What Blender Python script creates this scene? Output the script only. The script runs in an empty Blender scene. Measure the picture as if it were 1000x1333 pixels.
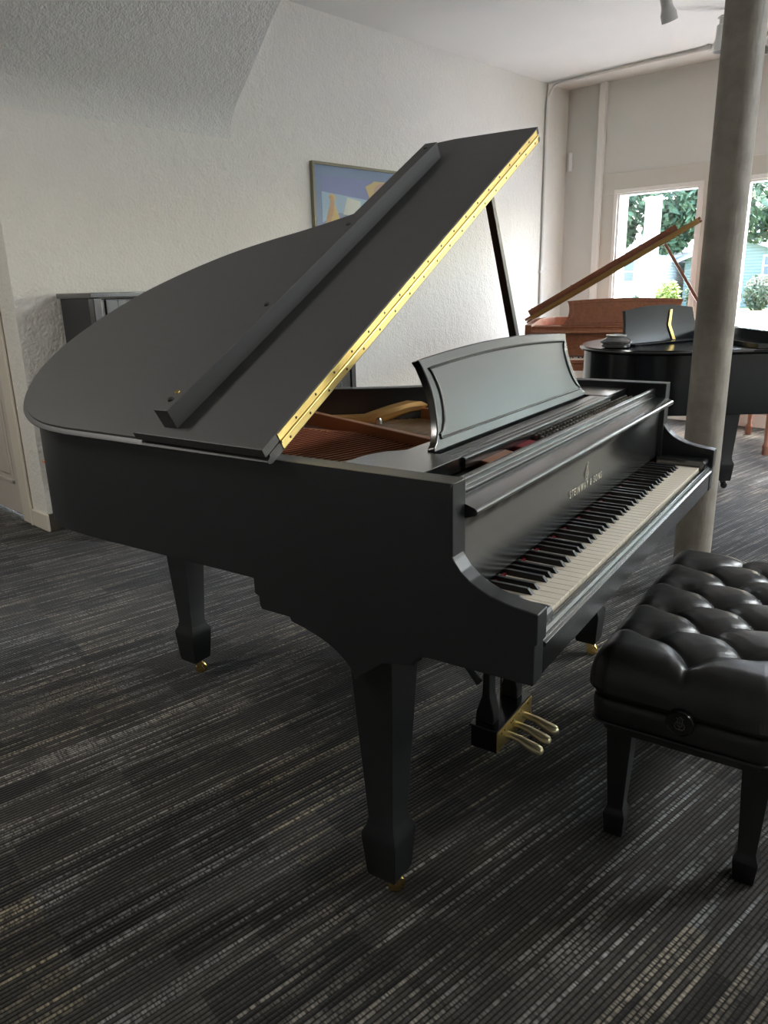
import bpy, bmesh, math, random
from mathutils import Vector, Matrix
random.seed(7)
S = bpy.context.scene
COL = S.collection
PI = math.pi

# ------------------------------------------------------------------ helpers
class MB:
    """collects shapes into one mesh"""
    def __init__(self): self.v = []; self.f = []
    def add(self, vs, fs):
        b = len(self.v); self.v += [tuple(p) for p in vs]; self.f += [tuple(i + b for i in q) for q in fs]; return self
    def box(self, x0, x1, y0, y1, z0, z1, M=None):
        vs = [Vector((x, y, z)) for z in (z0, z1) for y in (y0, y1) for x in (x0, x1)]
        if M: vs = [M @ p for p in vs]
        return self.add(vs, [(0,2,3,1),(4,5,7,6),(0,1,5,4),(2,6,7,3),(0,4,6,2),(1,3,7,5)])
    def prism(self, poly, fn, a, b):
        """poly: 2-D outline; fn(p, t) -> 3-D point; swept from t=a to t=b"""
        n = len(poly)
        vs = [fn(p, a) for p in poly] + [fn(p, b) for p in poly]
        fs = [tuple(range(n))[::-1], tuple(range(n, 2*n))] + [(i, (i+1) % n, n+(i+1) % n, n+i) for i in range(n)]
        return self.add(vs, fs)
    def loft(self, rings, caps=True):
        n = len(rings[0]); vs = [p for r in rings for p in r]; fs = []
        for k in range(len(rings)-1):
            for i in range(n): fs.append((k*n+i, k*n+(i+1) % n, (k+1)*n+(i+1) % n, (k+1)*n+i))
        if caps: fs.append(tuple(range(n))[::-1]); fs.append(tuple((len(rings)-1)*n+i for i in range(n)))
        return self.add(vs, fs)
    def tube(self, pts, r, n=10):
        pts = [Vector(p) for p in pts]; rings = []; up = None
        rs = r if isinstance(r, (list, tuple)) else [r]*len(pts)
        for i, p in enumerate(pts):
            d = (pts[min(i+1, len(pts)-1)] - pts[max(i-1, 0)]).normalized()
            if up is None: up = Vector((0,0,1)) if abs(d.z) < .9 else Vector((1,0,0))
            s = d.cross(up).normalized(); up = s.cross(d).normalized()
            rings.append([p + (s*math.cos(2*PI*k/n) + up*math.sin(2*PI*k/n))*rs[i] for k in range(n)])
        return self.loft(rings)
    def lathe(self, prof, c=(0,0,0), n=24, M=None):
        rings = []
        for r, z in prof:
            ring = [Vector((r*math.cos(2*PI*k/n), r*math.sin(2*PI*k/n), z)) for k in range(n)]
            if M: ring = [M @ p for p in ring]
            rings.append([p + Vector(c) for p in ring])
        return self.loft(rings)
    def build(self, name, mat, parent=None, bevel=0, seg=2, smooth=35, loc=None):
        me = bpy.data.meshes.new(name); me.from_pydata(self.v, [], self.f); me.validate()
        bm = bmesh.new(); bm.from_mesh(me); bmesh.ops.recalc_face_normals(bm, faces=bm.faces); bm.to_mesh(me); bm.free()
        if smooth:
            me.polygons.foreach_set('use_smooth', [True]*len(me.polygons))
            me.set_sharp_from_angle(angle=math.radians(smooth))
        me.materials.append(mat)
        o = bpy.data.objects.new(name, me); COL.objects.link(o)
        if parent: o.parent = parent
        if loc: o.location = loc
        if bevel:
            b = o.modifiers.new('bevel', 'BEVEL'); b.width = bevel; b.segments = seg; b.limit_method = 'ANGLE'; b.angle_limit = math.radians(35); b.harden_normals = True
        return o

def thing(name, label, cat, loc=(0,0,0), rotz=0, group=None):
    o = bpy.data.objects.new(name, None); COL.objects.link(o); o.empty_display_size = .1
    o.location = loc; o.rotation_euler = (0, 0, rotz)
    return tag(o, label, cat, group)
def tag(o, label, cat, group=None):
    o['label'] = label; o['category'] = cat
    if group: o['group'] = group
    return o
def struct(o, label=None):
    o['kind'] = 'structure'
    if label: o['label'] = label
    return o
def lab(o, s): o['label'] = s; return o

def spline(pts, n=6, closed=False):
    out = []; P = [Vector(p) for p in pts]; N = len(P)
    for i in range(N if closed else N-1):
        p0 = P[(i-1) % N] if closed or i > 0 else P[0]*2-P[1]
        p1, p2 = P[i], P[(i+1) % N]
        p3 = P[(i+2) % N] if closed or i+2 < N else P[-1]*2-P[-2]
        for k in range(n):
            t = k/n
            out.append(.5*((2*p1)+(p2-p0)*t+(2*p0-5*p1+4*p2-p3)*t*t+(3*p1-p0-3*p2+p3)*t**3))
    if not closed: out.append(P[-1])
    return out
def offset(pts, d):
    out = []
    for i, p in enumerate(pts):
        t = (pts[min(i+1, len(pts)-1)] - pts[max(i-1, 0)]).normalized()
        out.append(p + Vector((-t.y, t.x))*d)
    return out

# ------------------------------------------------------------------ materials
def mat(name, col, rough=.5, metal=0, spec=.5, **kw):
    m = bpy.data.materials.new(name); m.use_nodes = True
    b = m.node_tree.nodes['Principled BSDF']
    b.inputs['Base Color'].default_value = (*col, 1); b.inputs['Roughness'].default_value = rough
    b.inputs['Metallic'].default_value = metal; b.inputs['Specular IOR Level'].default_value = spec
    for k, v in kw.items(): b.inputs[k.replace('_', ' ')].default_value = v
    return m
def nodes(m): return m.node_tree.nodes, m.node_tree.links, m.node_tree.nodes['Principled BSDF']
def coords(m, scale=(1,1,1), rot=(0,0,0), kind='Object'):
    N, L, b = nodes(m)
    tc = N.new('ShaderNodeTexCoord'); mp = N.new('ShaderNodeMapping')
    mp.inputs['Scale'].default_value = scale; mp.inputs['Rotation'].default_value = rot
    L.new(tc.outputs[kind], mp.inputs['Vector']); return mp.outputs['Vector']
def noise(m, vec, scale, detail=3, rough=.5):
    N, L, b = nodes(m)
    n = N.new('ShaderNodeTexNoise'); n.inputs['Scale'].default_value = scale; n.inputs['Detail'].default_value = detail
    n.inputs['Roughness'].default_value = rough; L.new(vec, n.inputs['Vector']); return n.outputs['Fac']
def ramp(m, fac, stops):
    N, L, b = nodes(m)
    r = N.new('ShaderNodeValToRGB'); e = r.color_ramp.elements
    while len(e) < len(stops): e.new(.5)
    for k, (p, c) in enumerate(stops):
        e[k].position = p; e[k].color = (*c, 1) if len(c) == 3 else c
    L.new(fac, r.inputs['Fac']); return r.outputs['Color']
def rng(m, fac, a, b_, c, d):
    N, L, b = nodes(m)
    r = N.new('ShaderNodeMapRange')
    for k, v in zip(('From Min','From Max','To Min','To Max'), (a, b_, c, d)): r.inputs[k].default_value = v
    L.new(fac, r.inputs['Value']); return r.outputs['Result']
def math_(m, op, a, b_=None):
    N, L, b = nodes(m)
    n = N.new('ShaderNodeMath'); n.operation = op
    for i, v in enumerate((a, b_)):
        if v is None: continue
        if isinstance(v, (int, float)): n.inputs[i].default_value = v
        else: L.new(v, n.inputs[i])
    return n.outputs[0]
def mixc(m, fac, a, b_, mode='MIX'):
    N, L, b = nodes(m)
    n = N.new('ShaderNodeMix'); n.data_type = 'RGBA'; n.blend_type = mode
    for sock, v in ((n.inputs[0], fac), (n.inputs[6], a), (n.inputs[7], b_)):
        if isinstance(v, (int, float)): sock.default_value = v
        elif isinstance(v, tuple): sock.default_value = (*v, 1)
        else: L.new(v, sock)
    return n.outputs[2]
def bump(m, fac, strength=.3, dist=.01):
    N, L, b = nodes(m)
    n = N.new('ShaderNodeBump'); n.inputs['Strength'].default_value = strength; n.inputs['Distance'].default_value = dist
    L.new(fac, n.inputs['Height']); L.new(n.outputs['Normal'], b.inputs['Normal'])

def ebony(name, col=(.011,.0115,.0125), rough=.33, grain=(2, 90, 90)):
    m = mat(name, col, rough, spec=.62)
    N, L, b = nodes(m)
    v = coords(m, grain); f = noise(m, v, 1.5, 4, .6)
    L.new(rng(m, f, .3, .7, rough-.012, rough+.015), b.inputs['Roughness'])
    return m
M = {}
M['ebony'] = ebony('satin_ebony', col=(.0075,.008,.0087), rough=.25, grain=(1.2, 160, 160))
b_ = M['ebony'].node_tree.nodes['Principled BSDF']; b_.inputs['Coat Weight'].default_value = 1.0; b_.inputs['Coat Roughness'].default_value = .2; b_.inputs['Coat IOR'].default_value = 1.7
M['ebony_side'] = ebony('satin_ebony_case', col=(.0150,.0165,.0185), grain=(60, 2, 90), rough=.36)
M['ebony_lid_lit'] = ebony('satin_ebony_lid_lit', col=(.066,.065,.0635), rough=.46, grain=(60, 2, 60))  # black lid lightened to grey, its reflected light put into the colour
M['ebony_gloss'] = ebony('polished_ebony', col=(.008,.009,.011), rough=.16)
M['ebony_legs'] = ebony('satin_ebony_leg', col=(.0085,.0095,.0105), grain=(80, 80, 3), rough=.36)
def wood(name, c1, c2, rough=.35, scale=(3, 40, 40)):
    m = mat(name, c1, rough); N, L, b = nodes(m)
    f = noise(m, coords(m, scale), 1.2, 5, .6)
    L.new(ramp(m, f, [(.3, c1), (.7, c2)]), b.inputs['Base Color']); return m
M['walnut'] = wood('brown_walnut', (.155,.055,.026), (.235,.09,.043), .33, (40, 3, 40))
M['walnut_leg'] = wood('brown_leg', (.26,.11,.07), (.36,.17,.11), .4, (40, 40, 4))
M['spruce'] = wood('soundboard_wood', (.60,.20,.085), (.68,.26,.11), .45, (40, 3, 10))
M['wood_red'] = wood('reddish_wood', (.27,.105,.042), (.34,.14,.06), .4, (20, 3, 20))
M['brass'] = mat('brass', (.86,.62,.22), .25, 1)
M['pedal_brass'] = mat('pedal_brass', (.93,.80,.50), .36, .75)
M['brass_satin'] = mat('brass_satin', (.88,.68,.26), .38, 1)
M['brass_dark'] = mat('brass_aged', (.42,.27,.10), .35, 1)
M['gold_plate'] = mat('bronze_plate', (.66,.40,.15), .40, .5)
M['bronze_strut'] = mat('bronze_paint', (.62,.29,.135), .42, .25)
M['copper'] = mat('copper_string', (.95,.47,.27), .45, .1)
M['steel'] = mat('steel', (.62,.62,.60), .3, 1)
M['pin'] = mat('pin_steel', (.35,.32,.28), .35, 1)
M['dark_metal'] = mat('dark_metal', (.03,.03,.03), .4, .6)
M['felt_dark'] = mat('dark_red_felt', (.20,.05,.025), .9)
M['felt'] = mat('red_felt', (.22,.018,.025), .95)
M['hinge_screw'] = mat('screw_dark', (.05,.035,.012), .5, .5)
M['ivory'] = mat('ivory_key', (.86,.78,.64), .28)
M['black_key'] = mat('black_key', (.012,.012,.013), .32)
M['decal'] = mat('gold_decal', (.85,.80,.66), .4)
M['white_trim'] = mat('white_trim', (.80,.79,.745), .45)
M['post_paint'] = mat('post_paint', (.45,.46,.45), .6)
M['cream_trim'] = mat('cream_trim', (.66,.60,.50), .5)
M['panel'] = mat('beige_panel', (.60,.585,.52), .55)
M['plastic'] = mat('white_plastic', (.80,.80,.78), .4)
M['lamp_white'] = mat('lamp_body', (.55,.55,.53), .45)
M['conduit'] = mat('painted_conduit', (.58,.57,.53), .5)
M['rubber'] = mat('black_rubber', (.01,.01,.01), .8)

def plaster(name, col, amount=.5, scale=70):
    m = mat(name, col, .85, spec=.2); N, L, b = nodes(m)
    v = coords(m)
    f1 = noise(m, v, scale, 4, .55); f2 = noise(m, v, scale*.3, 2, .5)
    bump(m, math_(m, 'ADD', f1, f2), amount, .012)
    f3 = noise(m, v, 1.3, 3)
    L.new(ramp(m, f3, [(.35, tuple(c*.96 for c in col)), (.65, col)]), b.inputs['Base Color']); return m
M['wall'] = plaster('textured_plaster', (.76,.735,.675), .5, 60)
M['soffit'] = plaster('soffit_plaster', (.74,.725,.68), .62, 85)
M['ceiling'] = plaster('ceiling_paint', (.80,.79,.745), .04)
M['wall_smooth'] = plaster('smooth_wall', (.68,.68,.64), .05)
def pillar_mat():
    m = mat('painted_pillar', (.50,.44,.36), .6); N, L, b = nodes(m)
    v = coords(m); f = noise(m, v, 14, 5, .6)
    L.new(ramp(m, f, [(.35, (.225,.20,.167)), (.6, (.285,.257,.216))]), b.inputs['Base Color'])
    bump(m, noise(m, coords(m, (1,1,.5)), 30, 4), .35, .01); return m
M['pillar'] = pillar_mat()

def leather():
    m = mat('black_leather', (.014,.014,.0145), .34, spec=.7); N, L, b = nodes(m)
    v = coords(m)
    vo = N.new('ShaderNodeTexVoronoi'); vo.inputs['Scale'].default_value = 420; L.new(v, vo.inputs['Vector'])
    f = noise(m, v, 35, 4)
    bump(m, math_(m, 'ADD', math_(m, 'MULTIPLY', vo.outputs['Distance'], .35), math_(m, 'MULTIPLY', f, .6)), .16, .003)
    L.new(rng(m, f, .3, .7, .30, .42), b.inputs['Roughness']); return m
M['leather'] = leather()

def carpet():
    """loop-pile carpet tiles: yarn rows in one direction, light flecked rows, tile-to-tile tone changes"""
    m = mat('striped_carpet', (.02,.02,.02), .95, spec=.1); N, L, b = nodes(m)
    th = math.radians(6.5)
    v = coords(m, (1,1,1), (0,0,th))
    sp = N.new('ShaderNodeSeparateXYZ'); L.new(v, sp.inputs[0]); X, Y = sp.outputs[0], sp.outputs[1]
    def vec(sx, sy, ox=0, oy=0):
        c = N.new('ShaderNodeCombineXYZ')
        L.new(math_(m, 'ADD', math_(m, 'MULTIPLY', X, sx), ox), c.inputs[0]); L.new(math_(m, 'ADD', math_(m, 'MULTIPLY', Y, sy), oy), c.inputs[1]); return c.outputs[0]
    row = .0104
    yr = math_(m, 'MULTIPLY', Y, 1/row); rowid = math_(m, 'FLOOR', yr)
    fr = math_(m, 'FRACT', yr)
    ridge = math_(m, 'SINE', math_(m, 'MULTIPLY', fr, PI))                      # 0..1 across a row
    hs = N.new('ShaderNodeTexWhiteNoise'); hs.noise_dimensions = '1D'; L.new(rowid, hs.inputs['W']); rowhash = math_(m, 'MULTIPLY', hs.outputs['Value'], 300)
    # light rows: random per row and varying slowly along the row
    c = N.new('ShaderNodeCombineXYZ'); L.new(math_(m, 'MULTIPLY', X, 2.2), c.inputs[0]); L.new(rowhash, c.inputs[1])
    streak = noise(m, c.outputs[0], 1, 2, .5)
    c2 = N.new('ShaderNodeCombineXYZ'); L.new(math_(m, 'MULTIPLY', X, 190), c2.inputs[0]); L.new(rowhash, c2.inputs[1])
    loops = noise(m, c2.outputs[0], 1, 1, .5)
    # tiles
    def cells(sx, sy, off):
        n = N.new('ShaderNodeTexWhiteNoise'); n.noise_dimensions = '2D'
        q = N.new('ShaderNodeCombineXYZ')
        L.new(math_(m, 'FLOOR', math_(m, 'MULTIPLY', math_(m, 'ADD', X, off), sx)), q.inputs[0]); L.new(math_(m, 'FLOOR', math_(m, 'MULTIPLY', math_(m, 'ADD', Y, off*.7), sy)), q.inputs[1])
        L.new(q.outputs[0], n.inputs['Vector']); return n
    big = cells(2, 2, .13); mid = cells(6.5, 13, .31)
    patch = noise(m, vec(2.6, 7), 1, 2, .5)
    tone = math_(m, 'ADD', math_(m, 'ADD', math_(m, 'MULTIPLY', big.outputs['Value'], .35), math_(m, 'MULTIPLY', mid.outputs['Value'], .45)), math_(m, 'MULTIPLY', patch, .5))
    lightrow = math_(m, 'MULTIPLY', rng(m, streak, .50, .66, 0, 1), rng(m, loops, .36, .60, .15, 1))
    base = ramp(m, tone, [(.30, (.0085,.0078,.0070)), (.55, (.025,.0225,.0195)), (.85, (.052,.0465,.040))])
    lite = ramp(m, big.outputs['Color'], [(.2, (.36,.31,.215)), (.5, (.36,.33,.285)), (.8, (.29,.30,.295))])
    amt = math_(m, 'MULTIPLY', lightrow, rng(m, tone, .25, .95, .35, 1.0))
    col = mixc(m, amt, base, lite)
    fl = math_(m, 'MULTIPLY', ridge, rng(m, loops, .3, .7, .70, 1.1))
    dark = mixc(m, rng(m, fl, .12, .85, .0, 1), (0.004,.004,.004), col)
    L.new(dark, b.inputs['Base Color'])
    bump(m, fl, .6, .004)
    b.inputs['Sheen Weight'].default_value = .12; b.inputs['Sheen Roughness'].default_value = .5
    return m
M['carpet'] = carpet()

def glass():
    m = bpy.data.materials.new('window_glass'); m.use_nodes = True
    N, L = m.node_tree.nodes, m.node_tree.links
    N.clear(); o = N.new('ShaderNodeOutputMaterial'); mx = N.new('ShaderNodeMixShader'); t = N.new('ShaderNodeBsdfTransparent'); g = N.new('ShaderNodeBsdfGlossy')
    t.inputs[0].default_value = (.97,.985,.98,1); g.inputs['Roughness'].default_value = .02; mx.inputs[0].default_value = .05
    L.new(t.outputs[0], mx.inputs[1]); L.new(g.outputs[0], mx.inputs[2]); L.new(mx.outputs[0], o.inputs[0]); return m
M['glass'] = glass()
M['crystal'] = mat('smoked_glass', (.10,.10,.10), .06, 0, .8)

# ------------------------------------------------------------------ camera (solved from the photograph)
CAM = Vector((-.9536, -.5768, 1.2716)); yaw, pitch, roll, F = 0.76099, 0.29306, -0.02482, 976.41
f = Vector((math.cos(pitch)*math.cos(yaw), math.cos(pitch)*math.sin(yaw), -math.sin(pitch)))
r = Vector((math.sin(yaw), -math.cos(yaw), 0)); u = r.cross(f)
r2 = r*math.cos(roll)+u*math.sin(roll); u2 = u*math.cos(roll)-r*math.sin(roll)
cd = bpy.data.cameras.new('camera'); cam = bpy.data.objects.new('camera', cd); COL.objects.link(cam)
cam.matrix_world = Matrix(((r2.x, u2.x, -f.x, CAM.x), (r2.y, u2.y, -f.y, CAM.y), (r2.z, u2.z, -f.z, CAM.z), (0,0,0,1)))
cd.sensor_fit = 'VERTICAL'; cd.sensor_height = 24; cd.lens = F*24/1333; cd.clip_start = .05; cd.clip_end = 300
S.camera = cam

# ------------------------------------------------------------------ the room
YW, XW, ZC = 3.536, 6.036, 2.99          # main wall, window wall, ceiling
X0, Y0, YH = -3.6, -4.6, 6.2             # left wall, wall behind the camera, end of the hallway
XC = .655                                # outside corner of the main wall
struct(MB().box(X0-.1, XW+.2, Y0-.1, YH+.1, -.12, 0).build('floor', M['carpet'], smooth=0), 'dark striped loop carpet tiles over the whole showroom floor')
struct(MB().box(X0-.1, XW+.2, Y0-.1, YH+.1, ZC, ZC+.12).build('ceiling', M['ceiling'], smooth=0), 'plain off-white painted ceiling')
struct(MB().box(XC, XW, YW, YW+.15, 0, ZC).build('wall_back', M['wall'], smooth=0), 'cream textured plaster wall behind the large grand piano')
struct(MB().box(XC, XC+.15, YW+.15, 3.855, 0, ZC).box(XC, XC+.15, 4.72, YH, 0, ZC).box(XC, XC+.15, 3.855, 4.72, 2.06, ZC).build('wall_passage', M['wall'], smooth=0), 'cream wall round the corner with a panelled door')
struct(MB().box(X0-.1, X0, Y0, YH, 0, ZC).build('wall_left', mat('dark_wall', (.27,.27,.27), .8), smooth=0))
struct(MB().box(X0, XW, Y0-.1, Y0, 0, ZC).build('wall_front', M['wall_smooth'], smooth=0))
struct(MB().box(X0, XC, YH, YH+.1, 0, ZC).build('wall_end', M['wall_smooth'], smooth=0))
# sloping soffit on the main wall, its foot rounded into the plaster
prof = [(YW+.01, 2.11)] + [tuple(q) for q in spline([(YW+.003, 2.12), (YW-.010, 2.21), (YW-.05, 2.29), (YW-.115, 2.36), (YW-.19, 2.427)], 6)] + [(2.745, ZC+.005), (YW+.01, ZC+.005)]
struct(MB().prism(prof, lambda p, t: Vector((t, p[0], p[1])), XC-.02, 2.09).build('soffit', M['soffit'], smooth=50), 'grey sloping textured soffit under the stairs, high on the wall')

# window wall with openings
OPEN = [(2.21, 2.965), (.35, 1.85), (-1.75, -.45), (-4.3, -3.2)]  # third opening is added out of view, for the reflection in the music desk
ZS, ZT = .55, 2.035
mb = MB().box(XW, XW+.2, Y0, YW+.15, 0, ZS).box(XW, XW+.2, Y0, YW+.15, ZT, ZC)
edges = sorted([e for o in OPEN for e in o]); cuts = [Y0] + edges + [YW+.15]
for k in range(0, len(cuts), 2): mb.box(XW, XW+.2, cuts[k], cuts[k+1], ZS, ZT)
struct(mb.build('wall_right', M['wall_smooth'], smooth=0), 'pale grey shop-front wall with the windows')
# wooden panelling around the windows, below the plaster seam
mb = MB().box(XW-.014, XW, Y0, 3.13, ZT, 2.217).box(XW-.014, XW, Y0, 3.13, .12, ZS)
cuts = [Y0] + edges + [3.13]
for k in range(0, len(cuts), 2): mb.box(XW-.014, XW, cuts[k], cuts[k+1], ZS, ZT)
struct(mb.build('trim_1', M['panel'], bevel=.003), 'beige boarding around the shop windows')
struct(MB().box(XW-.05, XW, 3.128, 3.192, 0, ZC).build('trim_2', M['white_trim'], bevel=.006), 'white vertical batten left of the shop window')
struct(MB().box(XW-.022, XW, Y0, 3.128, 0, .11).box(XW-.022, XW, 3.192, YW, 0, .11).build('baseboard_right', M['white_trim'], bevel=.004))
struct(MB().box(XC, XW-.05, YW-.018, YW, 0, .10).build('baseboard_back', mat('dark_baseboard', (.055,.042,.03), .6), bevel=.003), 'dark brown baseboard under the plaster wall')
struct(MB().box(XC-.016, XC, YW-.018, 3.72, 0, .10).build('baseboard_passage', M['cream_trim'], bevel=.006), 'cream baseboard at the corner beside the door')
for i, (a, b) in enumerate(OPEN):
    w = bpy.data.objects.new('window_%d' % (i+1), None); COL.objects.link(w); w.location = (XW, (a+b)/2, ZS); struct(w, 'white framed shop-front window pane')
    h = (b-a)/2; H = ZT-ZS
    fr = MB()
    for o_, t, x0, x1 in ((.034, .034, -.03, -.014), (0, .018, -.014, .09)):
        fr.box(x0, x1, -h-o_, h+o_, H, H+t) if o_ else fr.box(x0, x1, -h, h, H-t, H)
        fr.box(x0, x1, -h-o_, h+o_, -t, 0) if o_ else fr.box(x0, x1, -h, h, 0, t)
        for s in (-1, 1):
            if o_: fr.box(x0, x1, min(s*h, s*(h+t)), max(s*h, s*(h+t)), 0, H)
            else: fr.box(x0, x1, min(s*h, s*(h-t)), max(s*h, s*(h-t)), t, H-t)
    fr.build('window_frame', M['white_trim'], w, bevel=.003)
    MB().box(.055, .061, -h+.018, h-.018, .018, H-.018).build('pane', M['glass'], w, smooth=0)
# unseen pale blind added over the third window, a dim glow for the music desk
mbl = bpy.data.materials.new('added_blind_cloth'); mbl.use_nodes = True
N, L = mbl.node_tree.nodes, mbl.node_tree.links
N.clear(); o = N.new('ShaderNodeOutputMaterial'); mx = N.new('ShaderNodeMixShader'); t1 = N.new('ShaderNodeBsdfTranslucent'); t2 = N.new('ShaderNodeBsdfDiffuse')
t1.inputs[0].default_value = (.40,.46,.45,1); t2.inputs[0].default_value = (.6,.6,.57,1); mx.inputs[0].default_value = .5
L.new(t1.outputs[0], mx.inputs[1]); L.new(t2.outputs[0], mx.inputs[2]); L.new(mx.outputs[0], o.inputs[0])
w3 = bpy.data.objects['window_3']
MB().box(.030, .031, -.63, .63, .03, ZT-ZS-.03).build('added_blind_sheet', mbl, w3, smooth=0)
MB().tube([(.03,-.63,ZT-ZS-.03),(.03,.63,ZT-ZS-.03)], .012, 12).build('added_blind_roller', M['white_trim'], w3)
# door in the passage wall
d = bpy.data.objects.new('door_1', None); COL.objects.link(d); d.location = (XC, 3.87, 0); struct(d, 'white panelled door round the corner at the picture edge')
mdoor = mat('door_paint', (.56,.51,.45), .45)
mb = MB().box(.02, .06, 0, .84, .012, 2.04)
for (y0, y1, z0, z1) in ((.12, .39, .20, .86), (.46, .73, .20, .86), (.12, .39, 1.02, 1.86), (.46, .73, 1.02, 1.86)):
    for q in ((y0, y1, z0, z0+.02), (y0, y1, z1-.02, z1), (y0, y0+.02, z0, z1), (y1-.02, y1, z0, z1)): mb.box(.012, .02, *q)
    mb.box(.013, .02, y0+.05, y1-.05, z0+.05, z1-.05)
mb.build('door_leaf', mdoor, d, bevel=.004)
MB().box(-.014, .03, -.15, -.012, 0, 2.10).box(-.022, .0, -.15, -.125, 0, 2.10).box(-.014, .03, .85, .95, 0, 2.10).box(-.014, .03, -.15, .95, 2.045, 2.13).build('door_casing', M['cream_trim'], d, bevel=.005)
MB().lathe([(.012, 0), (.012, .035), (.028, .045), (.028, .062), (.015, .072), (.001, .073)], (.02, .06, .92), 16, Matrix.Rotation(-PI/2, 4, 'Y')).build('door_knob', M['dark_metal'], d)
# pillar
struct(MB().lathe([(.071, 0), (.070, 1.2), (.070, ZC)], (2.037, .515, 0), 40).build('pillar', M['pillar'], smooth=50), 'round beige painted pillar with peeling patches')
# conduit up the main wall and along the ceiling
mb = MB()
arc = [(5.63, YW-.014, z) for z in (.15, .8, 1.6, 2.4, 2.80)] + [(5.628, YW-.014-.12*(1-math.cos(t)), 2.80+.165*math.sin(t)) for t in (.4, .8, 1.2, PI/2)] + [(5.61, 3.0, ZC-.022), (5.60, 2.3, ZC-.022), (5.58, 1.0, ZC-.022), (5.56, -1, ZC-.022)]
mb.tube(arc, .011, 10)
cz = mb.build('electrical_conduit', M['conduit'], smooth=60); tag(cz, 'thin painted conduit up the wall corner and along the ceiling', 'conduit')
MB().tube([(5.655, YW-.008, .15), (5.655, YW-.008, ZC-.012), (5.65, YW-.02, ZC-.009), (5.60, 1.9, ZC-.009), (5.585, -1, ZC-.009)], .006, 8).build('cable', M['conduit'], cz)
MB().box(5.606, 5.654, YW-.027, YW, 1.355, 1.375).build('clip', M['conduit'], cz); MB().box(5.57, 5.62, 2.05, 2.075, ZC-.036, ZC).build('clip', M['conduit'], cz)
# motion sensor in the corner
s = thing('motion_sensor', 'small white motion sensor high in the corner by the window', 'sensor', (XW-.03, YW-.035, 2.36), math.radians(225))
MB().box(-.028, .028, 0, .04, -.085, .085).build('housing', M['plastic'], s, bevel=.01, seg=3)
MB().lathe([(.02, 0), (.016, .008), (.001, .012)], (0, .04, -.04), 16, Matrix.Rotation(-PI/2, 4, 'X')).build('lens', M['lamp_white'], s)
# track lights
def track_light(loc, tilt, rz, label):
    t = thing('track_light', label, 'spotlight', loc, rz, 'ceiling track spotlights')
    MB().lathe([(.016, -.075), (.016, 0)], n=14).build('stem', M['lamp_white'], t)
    MB().box(-.03, .03, -.018, .018, -.012, .0).build('mount', M['lamp_white'], t, bevel=.003)
    R = Matrix.Translation((0,0,-.07)) @ Matrix.Rotation(tilt, 4, 'Y')
    p = [(.022, .02), (.030, .012), (.033, -.06), (.036, -.075), (.047, -.10), (.047, -.145), (.042, -.145), (.040, -.11), (.001, -.105)]
    MB().lathe(p, n=24, M=R).build('lamp_head', M['lamp_white'], t, smooth=40)
    return t
track_light((4.86, 1.70, ZC-.035), .05, .8, 'white spotlight pointing straight down beside the pillar top')
track_light((3.97, 1.705, ZC-.035), .35, 2.6, 'white tilted spotlight cut by the top edge, left of the pillar')
track_light((5.19, 1.44, ZC-.05), .7, -.6, 'white spotlight just right of the pillar at the picture edge')
tr = MB().box(-.018, .018, -2.2, .25, -.035, 0).build('light_track', M['lamp_white'], bevel=.003); tr.location = (5.16, 1.42, ZC)
tr.rotation_euler = (0,0,math.radians(-60)); tag(tr, 'white ceiling track carrying the spotlights', 'light track')

# ------------------------------------------------------------------ grand pianos (local frame: x bass->treble, y keys->tail)
W = 1.4256; ZR = .962; ZB = .705
def lid_outline():
    c = [(-.020,1.16),(-.014,1.245),(.002,1.318),(.030,1.380),(.062,1.424),(.104,1.466),(.140,1.490),(.190,1.515),(.240,1.530),(.30,1.538),(.36,1.536),(.43,1.524),
         (.505,1.502),(.59,1.466),(.67,1.410),(.745,1.343),(.81,1.268),(.868,1.176),(.925,1.065),(1.0,.945),(1.09,.838),(1.19,.745),(1.29,.663),(1.375,.575),(1.422,.49),(1.443,.40)]
    return [Vector((-.020, .154)), Vector((-.021, .80))] + spline([Vector(p) for p in c], 4) + [Vector((1.446, .154))]
LID = lid_outline()
RIM = offset(LID, -.021)          # walking up the bass side and round, the inside is on the right
RIM[0] = Vector((0, .154)); RIM[-1] = Vector((W, .154))
RIN = offset(LID, -.069); RIN[0] = Vector((.048, .154)); RIN[-1] = Vector((W-.048, .154))
ARM = [(.1535,.9615),(.158,.945),(.163,.928),(.167,.905),(.1675,.881),(.165,.862),(.160,.846),(.151,.829),(.138,.812),(.121,.798),(.102,.788),(.082,.780),(.061,.775),(.040,.771),(.021,.769),(.0,.766),
       (.0,.712),(.004,.709),(.004,.637),(.205,.635),(.221,.630),(.230,.621),(.234,.610),(.300,.598),(.366,.545),(.371,.560),(.385,.576),(.405,.592),(.430,.606),(.46,.617),(.490,.625),(.520,.631),(.524,.640),(.598,.640),(.603,.648),(.604,.668),(.613,.671),(.614,.703),(.614,.9615)]
def key_positions():
    wk = .0235; k0 = W/2-26*wk
    whites = [k0+(i+.5)*wk for i in range(52)]
    blacks = []
    off = {0:0, 2:-.0028, 3:.0028, 5:-.0034, 6:0, 0:0}
    for i in range(51):
        n = i % 7                      # A B C D E F G
        if n in (0, 2, 3, 5, 6): blacks.append(k0+(i+1)*wk + {0:.0028, 2:-.0026, 3:.0026, 5:-.0030, 6:0}[n])
    return whites, blacks
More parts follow.
